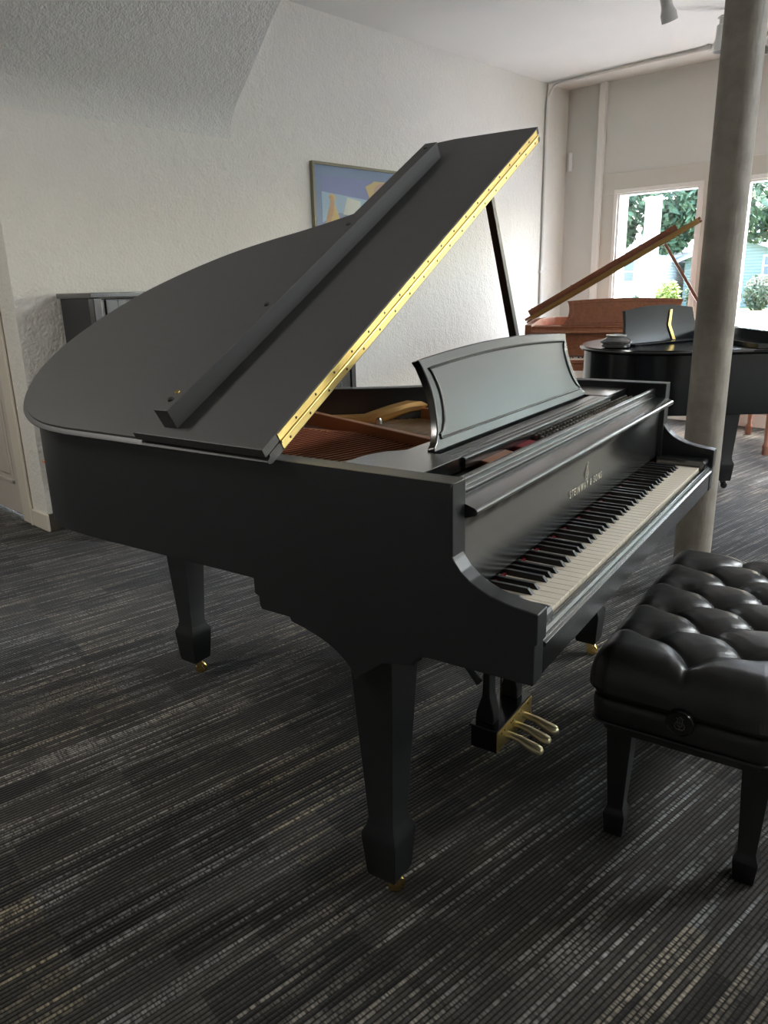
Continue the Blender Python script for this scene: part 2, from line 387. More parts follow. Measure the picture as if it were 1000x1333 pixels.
def leg_mesh(cx, cy, top):
    R = lambda z, h: [Vector((cx+a*h, cy+b*h, z)) for a, b in ((-1,-1),(1,-1),(1,1),(-1,1))]
    return MB().loft([R(top, .052), R(.60, .051), R(.200, .0305), R(.193, .0335), R(.186, .0335), R(.168, .0425), R(.152, .0425), R(.062, .0355), R(.056, .033)])
def caster(parent, cx, cy, m, a=0.6):
    mb = MB().lathe([(.017, .050), (.019, .056), (.019, .060)], (cx, cy, 0), 16)
    Rz = Matrix.Translation((cx, cy, 0)) @ Matrix.Rotation(a, 4, 'Z')
    for s in (-1, 1):
        mb.prism([(-.012,.052),(.010,.052),(-.010,.012),(-.022,.016)], lambda p, t: Rz @ Vector((t, p[0], p[1])), s*.013, s*.016)
    mb.lathe([(.005, -.010), (.018, -.010), (.020, -.006), (.020, .006), (.018, .010), (.005, .010)], (0,0,0), 22, Rz @ Matrix.Translation((0, -.014, .020)) @ Matrix.Rotation(PI/2, 4, 'Y'))
    return mb.build('caster', m, parent, bevel=.001)
def desk_outline(hw=.452):
    k = hw/.452
    right = [(.452,0),(.452,.010),(.437,.018),(.420,.040),(.408,.070),(.402,.10),(.401,.125),(.404,.150),(.411,.176),(.420,.190)]
    top = [(.40,.192),(.30,.1985),(.20,.2035),(.10,.2065),(0,.2075)]
    half = [(x*k, z) for x, z in right+top]
    return half + [(-x, z) for x, z in half[-2::-1]]

def grand(root, C, angle, full=False, desk='up', slide=0.0):
    """C: dict of materials (case, side, lid, leg, metal)"""
    # rim and cheeks
    n = len(RIM)
    rings = []
    for i in range(n):
        o_, q = RIM[i], RIN[i]
        rings.append([Vector((o_.x, o_.y, ZB)), Vector((o_.x, o_.y, ZR)), Vector((q.x, q.y, ZR)), Vector((q.x, q.y, ZB))])
    MB().loft(rings).build('rim', C['side'], root, bevel=.003)
    for s in (0, 1):
        x0, x1 = ((-.0003, .0405), (W-.0405, W+.0003))[s]
        am = MB().prism(ARM, lambda p, t: Vector((t, p[0], p[1])), x0, x1).build('arm', C['side'], root, bevel=.0025)
        at_ = am.data.attributes.new('bevel_weight_edge', 'FLOAT', 'EDGE')
        for e_ in am.data.edges:
            va, vb = am.data.vertices[e_.vertices[0]].co, am.data.vertices[e_.vertices[1]].co
            at_.data[e_.index].value = 0.0 if max(va.y, vb.y) > .61 and max(va.z, vb.z) > .70 and min(va.y, vb.y) > .16 else 1.0
            if abs(va.z-.9615) < .001 and abs(vb.z-.9615) < .001 and abs(va.x-vb.x) < .001: at_.data[e_.index].value = 0.0
        am.modifiers['bevel'].limit_method = 'WEIGHT'; am.modifiers['bevel'].use_clamp_overlap = True
    MB().box(.0405, W-.0405, .012, .60, .640, .697).build('key_bed', C['case'], root, bevel=.002)
    slip = [(.006,.640),(.006,.690),(.0,.694),(.0,.700),(.006,.703),(.006,.712),(.010,.7175),(.016,.7185),(.020,.7175),(.020,.640)]
    MB().prism(slip, lambda p, t: Vector((t, p[0], p[1])), .0405, W-.0405).build('key_slip', C['case'], root, bevel=.0012)
    for x0, x1 in ((.0405, .0995), (W-.0995, W-.0405)):
        MB().prism([(.012,.69),(.012,.735),(.018,.742),(.155,.742),(.155,.69)], lambda p, t: Vector((t, p[0], p[1])), x0, x1).build('key_block', C['case'], root, bevel=.002)
    # underside: soundboard bottom and beams
    bot = [(p.x, p.y) for p in RIN if p.y > .5]
    MB().prism(bot, lambda p, t: Vector((p[0], p[1], t)), .80, .812).build('soundboard', M['spruce'], root, smooth=0)
    for (a, b) in (((.45, .55), (.40, 1.38)), ((.75, .55), (.52, 1.36)), ((1.05, .55), (.62, 1.28))):
        d_ = (Vector(b)-Vector(a)).normalized(); nrm = Vector((-d_.y, d_.x))*.03
        pl = [Vector(a)+nrm, Vector(b)+nrm, Vector(b)-nrm, Vector(a)-nrm]
        MB().prism(pl, lambda p, t: Vector((p.x, p.y, t)), .70, .80).build('beam', C['side'], root, bevel=.004)
    MB().box(.048, W-.048, .50, .57, ZB, .80).build('belly_rail', C['case'], root, bevel=.003)
    # legs
    legs = [(.068, .343), (W-.068, .343), (.535, 1.445)]
    for k, (x, y) in enumerate(legs):
        l = leg_mesh(x, y, .66 if k < 2 else .80).build('leg', C['leg'], root, bevel=.002)
        caster(l, x, y, C['metal'], (.9, .3, .9)[k])
    # fallboard with its rounded nose
    fb = [(.178,.737),(.164,.737),(.1665,.765),(.168,.80),(.1675,.835),(.164,.865),(.159,.884),(.153,.893),(.140,.8965),(.132,.8995),(.1295,.904),(.131,.909),(.136,.912),(.150,.9165),(.1655,.921),(.178,.921)]
    fall = MB().prism(fb, lambda p, t: Vector((t, p[0], p[1])), .0425, W-.0425).build('fallboard', C['case'], root, smooth=50)
    rail = [(.180,.74),(.180,.926),(.186,.931),(.186,.936),(.182,.938),(.182,.945),(.185,.948),(.193,.948),(.196,.946),(.196,.74)]
    MB().prism(rail, lambda p, t: Vector((t, p[0], p[1])), .0425, W-.0425).build('lock_rail', C['case'], root, bevel=.0012)
    # keys
    wh, bl = key_positions(); zk = .7225
    if full:
        kw = MB().box(-.0112, .0112, 0, .150, -.020, 0).build('white_key', M['ivory'], root, bevel=.0009, loc=(wh[0], .0265, zk))
        kb = MB().loft([[Vector((a*.0058, y0, 0)) for a, y0 in ()] or [Vector((-.0058,0,0)),Vector((.0058,0,0)),Vector((.0058,.102,0)),Vector((-.0058,.102,0))],
                        [Vector((-.0046,.010,.0115)),Vector((.0046,.010,.0115)),Vector((.0046,.102,.0115)),Vector((-.0046,.102,.0115))]]).build('black_key', M['black_key'], root, bevel=.0012, loc=(bl[0], .0770, zk-.0005))
        for src, xs, y, z in ((kw, wh[1:], .0265, zk), (kb, bl[1:], .0770, zk-.0005)):
            for x in xs:
                c = src.copy(); c.location = (x, y, z); c.parent = root; COL.objects.link(c)
        MB().box(.10, W-.10, .160, .166, .715, .7265).build('key_felt', M['felt'], root)
    else:
        a, b = MB(), MB()
        for x in wh: a.box(x-.0112, x+.0112, .0265, .17, zk-.02, zk)
        for x in bl: b.box(x-.005, x+.005, .078, .17, zk, zk+.0115)
        kb = a.build('white_keys', M['ivory'], root, smooth=0); b.build('black_keys', M['black_key'], root, smooth=0)
    # music tray, side planks and desk
    zt = .945
    curve = [(.0485,.515)] + [tuple(q) for q in spline([Vector(p) for p in ((.075,.470),(.12,.452),(.18,.447),(.225,.430),(.252,.405))], 4)]
    plank = [(.0485, .270), (.0485, .515)] + curve[1:] + [(.252, .270)]
    MB().prism(plank, lambda p, t: Vector((p[0], p[1], t)), zt-.028, zt).build('tray_plank', C['case'], root, bevel=.0015)
    MB().prism([(W-x, y) for x, y in plank], lambda p, t: Vector((p[0], p[1], t)), zt-.028, zt).build('tray_plank', C['case'], root, bevel=.0015)
    if desk:
        tray = [(.262,.921),(.262,.940),(.263,.9425),(.2635,.9435),(.264,.9425),(.266,.9435),(.276,.9435),(.278,.9425),(.280,.9435),(.292,.9435),(.294,.9425),(.296,.9435),(.322,.9435),(.324,.939),(.348,.939),(.350,.9435),(.405,.9435),(.405,.921)]
        MB().prism(tray, lambda p, t: Vector((t, p[0]+slide, p[1])), .2525, W-.2525).build('music_tray', C['case'], root, bevel=.0008)
        D = Matrix.Translation((W/2, .335+slide, .9445)) @ Matrix.Rotation(-math.radians(18), 4, 'X')
        out = desk_outline()
        dk = MB().prism(out, lambda p, t: D @ Vector((p[0], t, p[1])), .0, .019).build('music_desk', C['desk'], root, bevel=.0035, seg=3, smooth=40)
        # raised border moulding
        inn = []
        ctr = Vector((0, .10))
        for x, z in out: inn.append(((x*(1-.034/.43)), .100+(z-.100)*(1-.024/.1)))
        mb = MB(); k = len(out)
        for d0, w in ((0, .0055),):
            path = [D @ Vector((x, -.0008, z)) for x, z in inn]
            mb.tube(path+[path[0]], .0032, 8)
        lab(mb.build('moulding', C['case'], dk), 'raised border line of the music desk')
    # lid, folded-back flap, lip and hinge: built closed, then turned about the spine
    piv = bpy.data.objects.new('lid', None)
    L4 = Matrix.Translation((0, 0, ZR)) @ Matrix.Rotation(-angle, 4, 'Y')
    T = lambda x, y, z: L4 @ Vector((x, y, z))
    yf = .531
    ol = [p for p in LID if p.y > yf+.02]
    full_l = [Vector((-.0205, yf))] + ol + [Vector((1.413, yf))]
    rim_in = []
    nn = len(full_l)
    def ring(d, z):
        q = offset(full_l, -d); q[0] = Vector((full_l[0].x+d, yf)); q[-1] = Vector((full_l[-1].x-d*.6, yf)); return [T(p.x, p.y, z) for p in q]
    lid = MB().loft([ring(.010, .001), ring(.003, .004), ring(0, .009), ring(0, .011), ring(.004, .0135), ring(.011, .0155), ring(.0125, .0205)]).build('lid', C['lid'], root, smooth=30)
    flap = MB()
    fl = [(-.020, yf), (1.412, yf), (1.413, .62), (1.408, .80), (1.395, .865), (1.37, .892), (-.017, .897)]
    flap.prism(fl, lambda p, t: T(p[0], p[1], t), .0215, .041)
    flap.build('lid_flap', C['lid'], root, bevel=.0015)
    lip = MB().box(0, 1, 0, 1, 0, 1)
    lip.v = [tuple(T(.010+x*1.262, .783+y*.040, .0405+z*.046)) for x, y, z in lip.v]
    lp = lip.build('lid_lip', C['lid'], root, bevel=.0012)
    R3 = L4.to_3x3().to_4x4()
    for s_ in (.045, .40, .78, 1.235):
        MB().lathe([(.001,.003),(.006,.003),(.007,0),(.007,-.002)][::-1], T(s_, .803, .0865), 12, R3).build('bumper', M['dark_metal'], lp)
    lab(MB().lathe([(.0065,0),(.006,.002),(.001,.0022)], T(.070, .806, .0865), 12, R3).build('screw', M['brass'], lp), 'brass screw on the lip')
    hb = MB()
    for z0, z1 in ((.0035, .0185), (.0235, .0385)):
        q = MB().box(0, 1, 0, 1, 0, 1); hb.add([T(.028+x*1.365, yf-.0022+y*.0025, z0+z*(z1-z0)) for x, y, z in q.v], q.f)
    hb.tube([T(.028, yf-.003, .021), T(1.393, yf-.003, .021)], .0030, 8)
    h = lab(hb.build('hinge', C['hinge'], root, bevel=.0005), 'brass piano hinge along the fold of the lid')
    if full:
        Mh = R3 @ Matrix.Rotation(PI/2, 4, 'X')
        for i in range(19):
            for dz, dx in ((.0110, 0), (.0310, .034)):
                if .055+i*.073+dx < 1.39: MB().lathe([(.0028,0),(.0028,.0006),(.001,.0008)], T(.055+i*.073+dx, yf-.0022, dz), 8, Mh).build('screw', M['hinge_screw'], h)
    if angle > .1:
        B = Vector((1.365, .62, .93)); s_ = 1.13; Tp = T(s_, .58, -.002)
        dr = (Tp-B).normalized(); sx = Vector((0,1,0)); sy = dr.cross(sx).normalized(); sx = sy.cross(dr)
        st = MB(); rg = []
        for p, k in ((B, 1.0), (Tp, .8)):
            rg.append([p + sx*a*.0135*k + sy*b*.0125*k for a, b in ((-1,-1),(1,-1),(1,1),(-1,1))])
        st.loft(rg).build('lid_prop', C['leg'], root, bevel=.002)
    if not full: return dict(T=T, lid=lid)
    # pedal lyre
    LX, RX, YF, YB = .582, .815, .330, .410
    ly = MB().box(LX, RX, YF+.003, YB, .048, .112).box(LX-.004, RX+.004, YF, YB+.004, .112, .118).build('pedal_box', C['gloss'], root, bevel=.002)
    pl = lab(MB().box(LX+.002, RX-.002, YF-.001, YF+.004, .052, .111).build('brass_plate', M['brass_satin'], root, bevel=.0008), 'brass plate on the pedal box')
    for x in (.605, .625, .667, .679, .722, .735, .785, .800):
        MB().lathe([(.003,0),(.003,.0008),(.001,.001)], (x, YF-.001, .100 if x < .79 else .062), 8, Matrix.Rotation(PI/2, 4, 'X')).build('screw', M['hinge_screw'], pl)
    for x in (.642, .699, .756):
        path = [(x, .345, .078), (x, .315, .079), (x, .290, .076), (x, .265, .066), (x, .245, .058), (x, .232, .055), (x, .224, .054)]
        p = MB().tube(path, [.010,.0095,.0105,.0135,.0160,.014,.006], 14)
        p.v = [(x + (vx-x)*1.15, vy, .07+(vz-.07)*.85) for vx, vy, vz in p.v]
        lab(p.build('pedal', M['pedal_brass'], ly, smooth=60), 'polished brass pedal')
    colp = [(.352,.118),(.408,.118),(.404,.150),(.388,.20),(.384,.28),(.392,.36),(.402,.44),(.405,.56),(.405,.637),(.345,.637),(.345,.56),(.349,.44),(.358,.36),(.366,.28),(.364,.20),(.352,.150)]
    for x in (.600, .757):
        MB().prism(colp, lambda p, t: Vector((t, p[0], p[1])), x, x+.040).build('lyre_column', C['leg'], root, bevel=.004)
    MB().box(.57, .83, .335, .42, .615, .638).build('lyre_top', C['leg'], root, bevel=.004)
    for x in (.612, .785):
        MB().tube([(x, .40, .23), (x+(.005 if x > .7 else -.005), .80, .70)], .011, 10).build('lyre_brace', C['leg'], root)
    for x in (.642, .699, .756):
        MB().tube([(x, .402, .10), (x, .402, .64)], .0032, 8).build('pedal_rod', M['brass_dark'], root)
    # ---- inside of the open case
    inner = [(p.x, p.y) for p in offset(LID, -.0705) if p.y > .21]
    inner = [(.05, .215)] + inner + [(W-.05, .215)]
    # iron plate: rim flange and web right of the bass strut
    web = [(p[0], p[1]) for p in inner if p[0] > .60 and p[1] > .40]
    web = [(.66, .215), (.66, .60)] + [(.90, 1.10)] + [p for p in web if p[0] > .90 and p[1] < 1.10] + [(W-.05, .215)]
    MB().prism(web, lambda p, t: Vector((p[0], p[1], t)), .838, .850).build('iron_plate', M['gold_plate'], root, bevel=.003)
    MB().box(.05, W-.05, .345, .50, .815, .846).build('pin_block', M['rubber'], root, bevel=.003)
    fl = MB().tube([(.70,1.20,.858),(.83,1.07,.862),(.89,.95,.866),(.925,.90,.884),(.99,.855,.900),(1.07,.80,.905),(1.18,.70,.905),(1.28,.60,.900),(1.33,.48,.885)], [.018,.02,.02,.022,.022,.022,.022,.022,.02], 10)
    fl.build('plate_flange', M['gold_plate'], root)
    for (a, b, h) in (((.80,1.14), (.56,.50), .903), ((1.03,.86), (.98,.45), .895), ((1.22,.66), (1.20,.42), .893)):
        a, b = Vector(a), Vector(b); d_ = (b-a).normalized(); nn_ = Vector((-d_.y, d_.x))*.011
        MB().prism([a+nn_, b+nn_, b-nn_, a-nn_], lambda p, t: Vector((p.x, p.y, t)), .845, h).build('plate_strut', M['bronze_strut'], root, bevel=.003)
    for x, y in ((.872,.885), (.955,1.0), (.80,1.08)):
        MB().lathe([(.016,.850),(.016,.858),(.010,.860),(.010,.872),(.006,.880),(.001,.881)], (x, y, 0), 14).build('plate_bolt', M['steel'], root)
    # felt lattice and bass strings over the soundboard
    k0 = None
    for i in range(44):
        a, b = Vector((.20+.0118*i, .44, .872)), Vector((.055+.0135*i, 1.40-.006*abs(i-14), .872))
        MB().tube([a, b], .0034, 6).build('bass_string', M['copper'], root)
    for i in range(46):
        t = i/45
        a, b = Vector((.72+.0138*i, .44, .862)), Vector((.62+.0155*i, 1.22-.62*t**1.2, .862))
        MB().tube([a, b], .0011, 5).build('treble_string', M['steel'], root)
    for i in range(34):
        y = .56+.0215*i
        lab(MB().tube([(.06, y+.06, .8765), (.64, y-.10, .8765)], .0014, 6).build('damper_felt', M['felt_dark'], root), 'dark cross line over the copper strings')
    MB().box(.06, .60, .55, 1.40, .850, .856).build('bass_soundboard', M['spruce'], root)
    # front of the action: pins, felt, wooden block
    pin0 = None
    for rw in range(3):
        for i in range(32):
            x = .575+.0228*i + .007*rw; y = .2165+.0185*rw
            if pin0 is None:
                pin0 = MB().lathe([(.0030,.895),(.0030,.912),(.0044,.914),(.0044,.930),(.002,.932)], n=8).build('tuning_pin', M['pin'], root, loc=(x, y, 0))
            else:
                c = pin0.copy(); c.location = (x, y, 0); c.parent = root; COL.objects.link(c)
    MB().box(.05, W-.05, .21, .345, .83, .902).build('pin_bed', M['rubber'], root)
    MB().prism([(.47,.215),(.555,.215),(.60,.30),(.52,.32)], lambda p, t: Vector((p[0], p[1], t)), .9, .922).build('felt_strip', M['felt'], root, bevel=.006)
    lab(MB().prism([(.30,.215),(.42,.215),(.46,.30),(.34,.30)], lambda p, t: Vector((p[0], p[1], t)), .9, .924).build('action_block', M['wood_red'], root, bevel=.003), 'reddish wooden block inside the action')
    return dict(fall=fall, T=T)

def text_mesh(body, size, depth=0, spacing=1.0):
    cu = bpy.data.curves.new('tmp', 'FONT'); cu.body = body; cu.size = size; cu.extrude = depth; cu.space_character = spacing; cu.align_x = 'CENTER'
    o = bpy.data.objects.new('tmp', cu); COL.objects.link(o)
    dg = bpy.context.evaluated_depsgraph_get(); me = bpy.data.meshes.new_from_object(o.evaluated_get(dg))
    bpy.data.objects.remove(o); bpy.data.curves.remove(cu); return me
def text_obj(name, body, size, m, Mx, parent=None, sx=1, depth=.0004, spacing=1.0):
    me = text_mesh(body, size, depth, spacing)
    for v in me.vertices: v.co = Mx @ Vector((v.co.x*sx, v.co.y, v.co.z))
    me.name = name; me.materials.clear(); me.materials.append(m)
    o = bpy.data.objects.new(name, me); COL.objects.link(o)
    if parent: o.parent = parent
    return o

AP = math.radians(9.714)
EB = dict(case=M['ebony'], side=M['ebony_side'], lid=M['ebony_lid_lit'], leg=M['ebony_legs'], metal=M['brass'], desk=M['ebony'], hinge=M['brass_satin'], gloss=M['ebony_gloss'])
P = thing('grand_piano', 'large satin black grand piano with raised lid in the foreground', 'grand piano', (0,0,0), AP, 'grand pianos in the showroom')
G = grand(P, EB, math.radians(29.8), True)
# gold lettering and lyre emblem on the fallboard
Fm = Matrix.Translation((.703, .1655, .7885)) @ Matrix.Rotation(PI/2, 4, 'X')
lab(text_obj('lettering', 'STEINWAY & SONS', .0255, M['decal'], Fm, G['fall'], sx=.72, spacing=1.55), 'gold maker name on the fallboard')
em = MB()
def stroke(pts, rr=.0006): em.tube([(.703+x*.95, .1655, .812+z*.95) for x, z in pts], rr, 6)
for s in (-1, 1):
    stroke([(s*.003, 0), (s*.010, .006), (s*.012, .014), (s*.008, .022), (s*.004, .028), (s*.005, .036), (s*.010, .041)])
    stroke([(s*.0015, .006), (s*.006, .010), (s*.005, .016), (s*.002, .020)])
    stroke([(0, .0), (s*.006, -.004), (s*.009, -.002)])
for x in (-.0015, .0015): stroke([(x, .004), (x, .036)], .0004)
stroke([(-.006, .030), (0, .033), (.006, .030)]); stroke([(-.003, .040), (0, .045), (.003, .040)])
lab(em.build('lyre_emblem', M['decal'], G['fall']), 'small gold lyre emblem above the maker name')

# second black grand behind the pillar: spine towards the camera, tail to the left
fh = Vector((math.cos(yaw), math.sin(yaw), 0)); rh = Vector((math.sin(yaw), -math.cos(yaw), 0))
o2 = Vector((CAM.x, CAM.y, 0)) + fh*3.19 + rh*2.47
P2 = thing('grand_piano', 'polished black grand piano with closed lid standing behind the pillar', 'grand piano', o2, yaw, 'grand pianos in the showroom')
E2 = dict(EB); E2.update(case=M['ebony_gloss'], side=M['ebony_gloss'], lid=M['ebony_gloss'], desk=M['ebony_gloss'], metal=M['dark_metal'])
grand(P2, E2, 0.0, False, desk=None)
# brown grand by the window
P3 = thing('grand_piano', 'brown wooden grand piano with raised lid by the window', 'grand piano', (3.87, 2.56, 0), math.radians(-62), 'grand pianos in the showroom')
E3 = dict(case=M['walnut'], side=M['walnut'], lid=M['walnut'], leg=M['walnut'], metal=M['brass_dark'], desk=M['walnut'], hinge=M['brass_dark'], gloss=M['walnut'])
grand(P3, E3, math.radians(29.8), False, desk='up')

# music desk of the second grand, standing on its closed lid, with a brass folding strut
def U2(fwd, rt, z): return Vector((CAM.x, CAM.y, 0)) + fh*fwd + rh*rt + Vector((0,0,z))
zl = ZR+.041
md = thing('music_desk', 'black music desk with brass strut standing on the closed piano lid', 'music desk', U2(3.60, 1.335, ZR+.0225), yaw-PI/2+math.radians(32.4))
Dm = Matrix.Rotation(-math.radians(12), 4, 'X')
out = [(-.26,0),(.26,0),(.262,.03),(.255,.06),(.248,.10),(.243,.155)] + [(.243-.486*k/10, .155+.018*math.sin(PI*k/10)) for k in range(1, 10)] + [(-.243,.155),(-.248,.10),(-.255,.06),(-.262,.03)]
MB().prism(out, lambda p, t: Dm @ Vector((p[0], t, p[1]+.002)), 0, .018).build('panel', M['ebony_gloss'], md, bevel=.003)
MB().box(-.26, .26, -.05, .06, 0.0, .008).build('ledge', M['ebony_gloss'], md, bevel=.002)
lab(MB().prism([(0,0),(.022,0),(-.002,.07),(.022,.14),(.006,.14),(-.022,.07)], lambda p, t: Dm @ Vector((p[0]+.06, t, p[1]+.01)), -.006, -.001).build('strut', M['brass_satin'], md), 'bent brass folding strut')
# dish
cand = thing('glass_dish', 'dark ridged glass dish standing on the black grand behind the pillar', 'dish', U2(3.40, 1.05, ZR+.021), 0)
MB().lathe([(.045,0),(.060,.004),(.063,.012),(.058,.018),(.066,.022),(.068,.030),(.060,.036),(.048,.043),(.040,.050),(.036,.052),(.030,.050),(.026,.040),(.024,.022),(.001,.020)], n=32).build('bowl', M['crystal'], cand, smooth=30)
MB().lathe([(.040,.048),(.044,.052),(.044,.056),(.034,.056),(.034,.052)], n=32).build('rim_ring', mat('dish_rim', (.45,.45,.43), .2, 0, .7), cand, smooth=30)

# ------------------------------------------------------------------ tufted bench (piano frame)
BN = thing('piano_bench', 'black tufted leather piano bench with square tapered legs', 'bench', (0,0,0), AP)
bx0, bx1, by0, by1 = .440, 1.250, -.345, .063
A = [(.520+.1625*k, -.142) for k in range(5)]
Bt = [(.601+.1625*k, -.142+s*.100) for k in range(4) for s in (-1, 1)]
seg = []
for a in A:
    for b in Bt:
        if abs(a[0]-b[0]) < .09: seg.append((a, b))
for b in Bt: seg.append((b, (b[0], by1+.01 if b[1] > -.142 else by0-.01)))
seg.append((A[0], (bx0-.01, A[0][1]))); seg.append((A[-1], (bx1+.01, A[-1][1])))
def dseg(p, a, b):
    ax, ay = a; dx, dy = b[0]-ax, b[1]-ay; t = max(0, min(1, ((p[0]-ax)*dx+(p[1]-ay)*dy)/(dx*dx+dy*dy)))
    return math.hypot(p[0]-ax-t*dx, p[1]-ay-t*dy)
def edge_param(n, dense):
    out_ = []
    for i in range(n+1):
        t = -1+2*i/n; out_.append(math.copysign(1-(1-abs(t))**1.25, t))
    return out_
NX, NY = 190, 104
us, vs_ = edge_param(NX, 1), edge_param(NY, 1)
cx, cy, hx, hy = (bx0+bx1)/2, (by0+by1)/2, (bx1-bx0)/2, (by1-by0)/2
mb = MB(); verts = []
for v in vs_:
    for uu in us:
        x, y = cx+uu*hx, cy+v*hy
        ex, ey = max(0, (abs(uu)*hx-(hx-.06))/.06), max(0, (abs(v)*hy-(hy-.06))/.06)
        e = min(1, math.hypot(ex, ey)) if (ex and ey) else max(ex, ey)
        if ex and ey and math.hypot(ex, ey) > 1:          # round the corners
            q = 1/math.hypot(ex, ey); x = cx+math.copysign(hx-.06+.06*ex*q, uu); y = cy+math.copysign(hy-.06+.06*ey*q, v); e = 1
        prof_h = math.sqrt(max(0, 1-e**2.3))
        db = min(math.hypot(x-p[0], y-p[1]) for p in A+Bt); ds = min(dseg((x, y), *s_) for s_ in seg)
        dome = .008*(1-min(1, e))
        tuft = -.030*math.exp(-(db/.024)**1.15) - .010*math.exp(-(ds/.005)**1.0)*(1-.4*e) + .007*min(1, ds/.035)
        z = .402 + .090*prof_h + dome*.6 + tuft*(.15+.85*prof_h)
        verts.append((x, y, z))
faces = [(j*(NX+1)+i, j*(NX+1)+i+1, (j+1)*(NX+1)+i+1, (j+1)*(NX+1)+i) for j in range(NY) for i in range(NX)]
mb.add(verts, faces)
cu = mb.build('seat_cushion', M['leather'], BN, smooth=180)
for x, y in A+Bt:
    zb = .402+.090-.030-.010
    MB().lathe([(.011, -.004), (.011, 0), (.008, .004), (.003, .0055), (.0005, .006)], (x, y, zb+.004), 16).build('button', M['leather'], cu, smooth=60)
def rbox(x0, x1, y0, y1, rr, n=6):
    pts = []
    for (px, py, a0) in ((x1-rr, y1-rr, 0), (x0+rr, y1-rr, PI/2), (x0+rr, y0+rr, PI), (x1-rr, y0+rr, 3*PI/2)):
        for k in range(n+1): pts.append((px+rr*math.cos(a0+PI/2*k/n), py+rr*math.sin(a0+PI/2*k/n)))
    return pts
ap = MB()
def ring_b(d, z): return [Vector((x, y, z)) for x, y in rbox(bx0+.012+d, bx1-.012-d, by0+.012+d, by1-.012-d, .035)]
ap.loft([ring_b(.012, .318), ring_b(.006, .320), ring_b(.004, .330), ring_b(.002, .36), ring_b(.004, .378), ring_b(.010, .382), ring_b(.004, .386), ring_b(0, .405), ring_b(.004, .425), ring_b(.03, .43)])
ap.build('apron', M['leather'], BN, smooth=50)
MB().loft([ring_b(.022, .292), ring_b(.020, .292), ring_b(.020, .320)]).build('rail', M['ebony_legs'], BN, bevel=.002)
pp = MB(); ringp = [(x, y, .322) for x, y in rbox(bx0+.014, bx1-.014, by0+.014, by1-.014, .035)]
pp.tube(ringp+[ringp[0]], .0028, 8); pp.build('piping', M['leather'], BN)
for x in (.516, 1.174):
    for y in (-.013, -.269-.03):
        R_ = lambda z, h: [Vector((x+a*h, y+b*h, z)) for a, b in ((-1,-1),(1,-1),(1,1),(-1,1))]
        MB().loft([R_(.31, .029), R_(.28, .0285), R_(.078, .0185), R_(.070, .021), R_(.058, .0255), R_(.052, .0255), R_(.004, .0215), R_(0, .0205)]).build('leg', M['ebony_legs'], BN, bevel=.0015)
kn = MB().lathe([(.012,-.02),(.012,.006),(.026,.008),(.029,.012),(.029,.026),(.027,.029),(.025,.0275),(.001,.0275)], (bx0+.016, -.150, .385), 30, Matrix.Rotation(-PI/2, 4, 'Y')).build('height_knob', M['ebony_gloss'], BN, smooth=35)
ek = MB()
def ks(pts, rr=.0007): ek.tube([(bx0+.016-.0279, -.150+x, .385+z) for x, z in pts], rr, 6)
for s in (-1, 1):
    ks([(0, -.013), (s*.006, -.013), (s*.010, -.008), (s*.009, -.001), (s*.005, .005), (s*.004, .010), (s*.008, .013)])
    ks([(s*.002, -.006), (s*.005, -.004), (s*.004, .001), (s*.001, .003)])
ks([(-.004, .013), (0, .016), (.004, .013)]); ks([(0, -.012), (0, .012)])
lab(ek.build('lyre_emblem', mat('emblem_grey', (.22,.21,.19), .35, .4), kn), 'engraved lyre emblem')

# ------------------------------------------------------------------ things along the main wall
UP_ = thing('upright_piano', 'black upright piano against the plaster wall behind the big lid', 'upright piano', (.88, 3.13, 0))
MB().box(0, .03, .05, .37, 0, 1.245).build('side_panel', M['ebony_side'], UP_, bevel=.003)
MB().box(1.42, 1.45, .05, .37, 0, 1.245).build('side_panel', M['ebony_side'], UP_, bevel=.003)
MB().box(.03, 1.42, .34, .37, 0.05, 1.24).build('back_panel', M['ebony_side'], UP_)
MB().box(-.015, 1.465, -.005, .38, 1.246, 1.272).build('lid', M['ebony'], UP_, bevel=.004)
for x in (.0, 1.405): MB().box(x, x+.045, .0, .06, .70, 1.245).build('stile', M['ebony'], UP_, bevel=.004)
fp = MB().box(.045, 1.405, .03, .05, .80, 1.24)
for q in ((.075, .14, .84, 1.235), (1.31, 1.375, .84, 1.235), (.14, 1.31, 1.19, 1.235), (.14, 1.31, .84, .90)): fp.box(q[0], q[1], .018, .03, q[2], q[3])
fp.build('front_panel', M['ebony'], UP_, bevel=.003)
MB().box(.045, 1.405, .04, .06, .06, .58).build('lower_panel', M['ebony'], UP_, bevel=.003)
MB().box(-.005, 1.455, -.24, .08, .58, .70).build('key_bed', M['ebony'], UP_, bevel=.006)
MB().prism([(-.24,.70),(-.24,.735),(-.05,.78),(.04,.80),(.04,.70)], lambda p, t: Vector((t, p[0], p[1])), .04, 1.41).build('fallboard', M['ebony'], UP_, bevel=.004)
for x in (.0, 1.39): MB().box(x, x+.06, -.22, -.16, .0, .58).build('leg', M['ebony_legs'], UP_, bevel=.004)
MB().box(-.01, 1.46, 0, .37, 0, .06).build('plinth', M['ebony'], UP_, bevel=.003)
cb = thing('cabinet', 'narrow black cabinet against the wall beside the black upright piano', 'cabinet', (2.37, 3.14, 0))
MB().box(0, .345, .02, .37, 0, 1.02).build('carcass', M['ebony_side'], cb, bevel=.003)
dr = MB().box(.02, .325, 0, .02, .06, 1.0)
for q in ((.02, .06, .06, 1.0), (.285, .325, .06, 1.0), (.06, .285, .06, .11), (.06, .285, .95, 1.0), (.06, .285, .56, .60)): dr.box(q[0], q[1], -.010, 0, q[2], q[3])
dd = dr.build('door', M['ebony'], cb, bevel=.002)
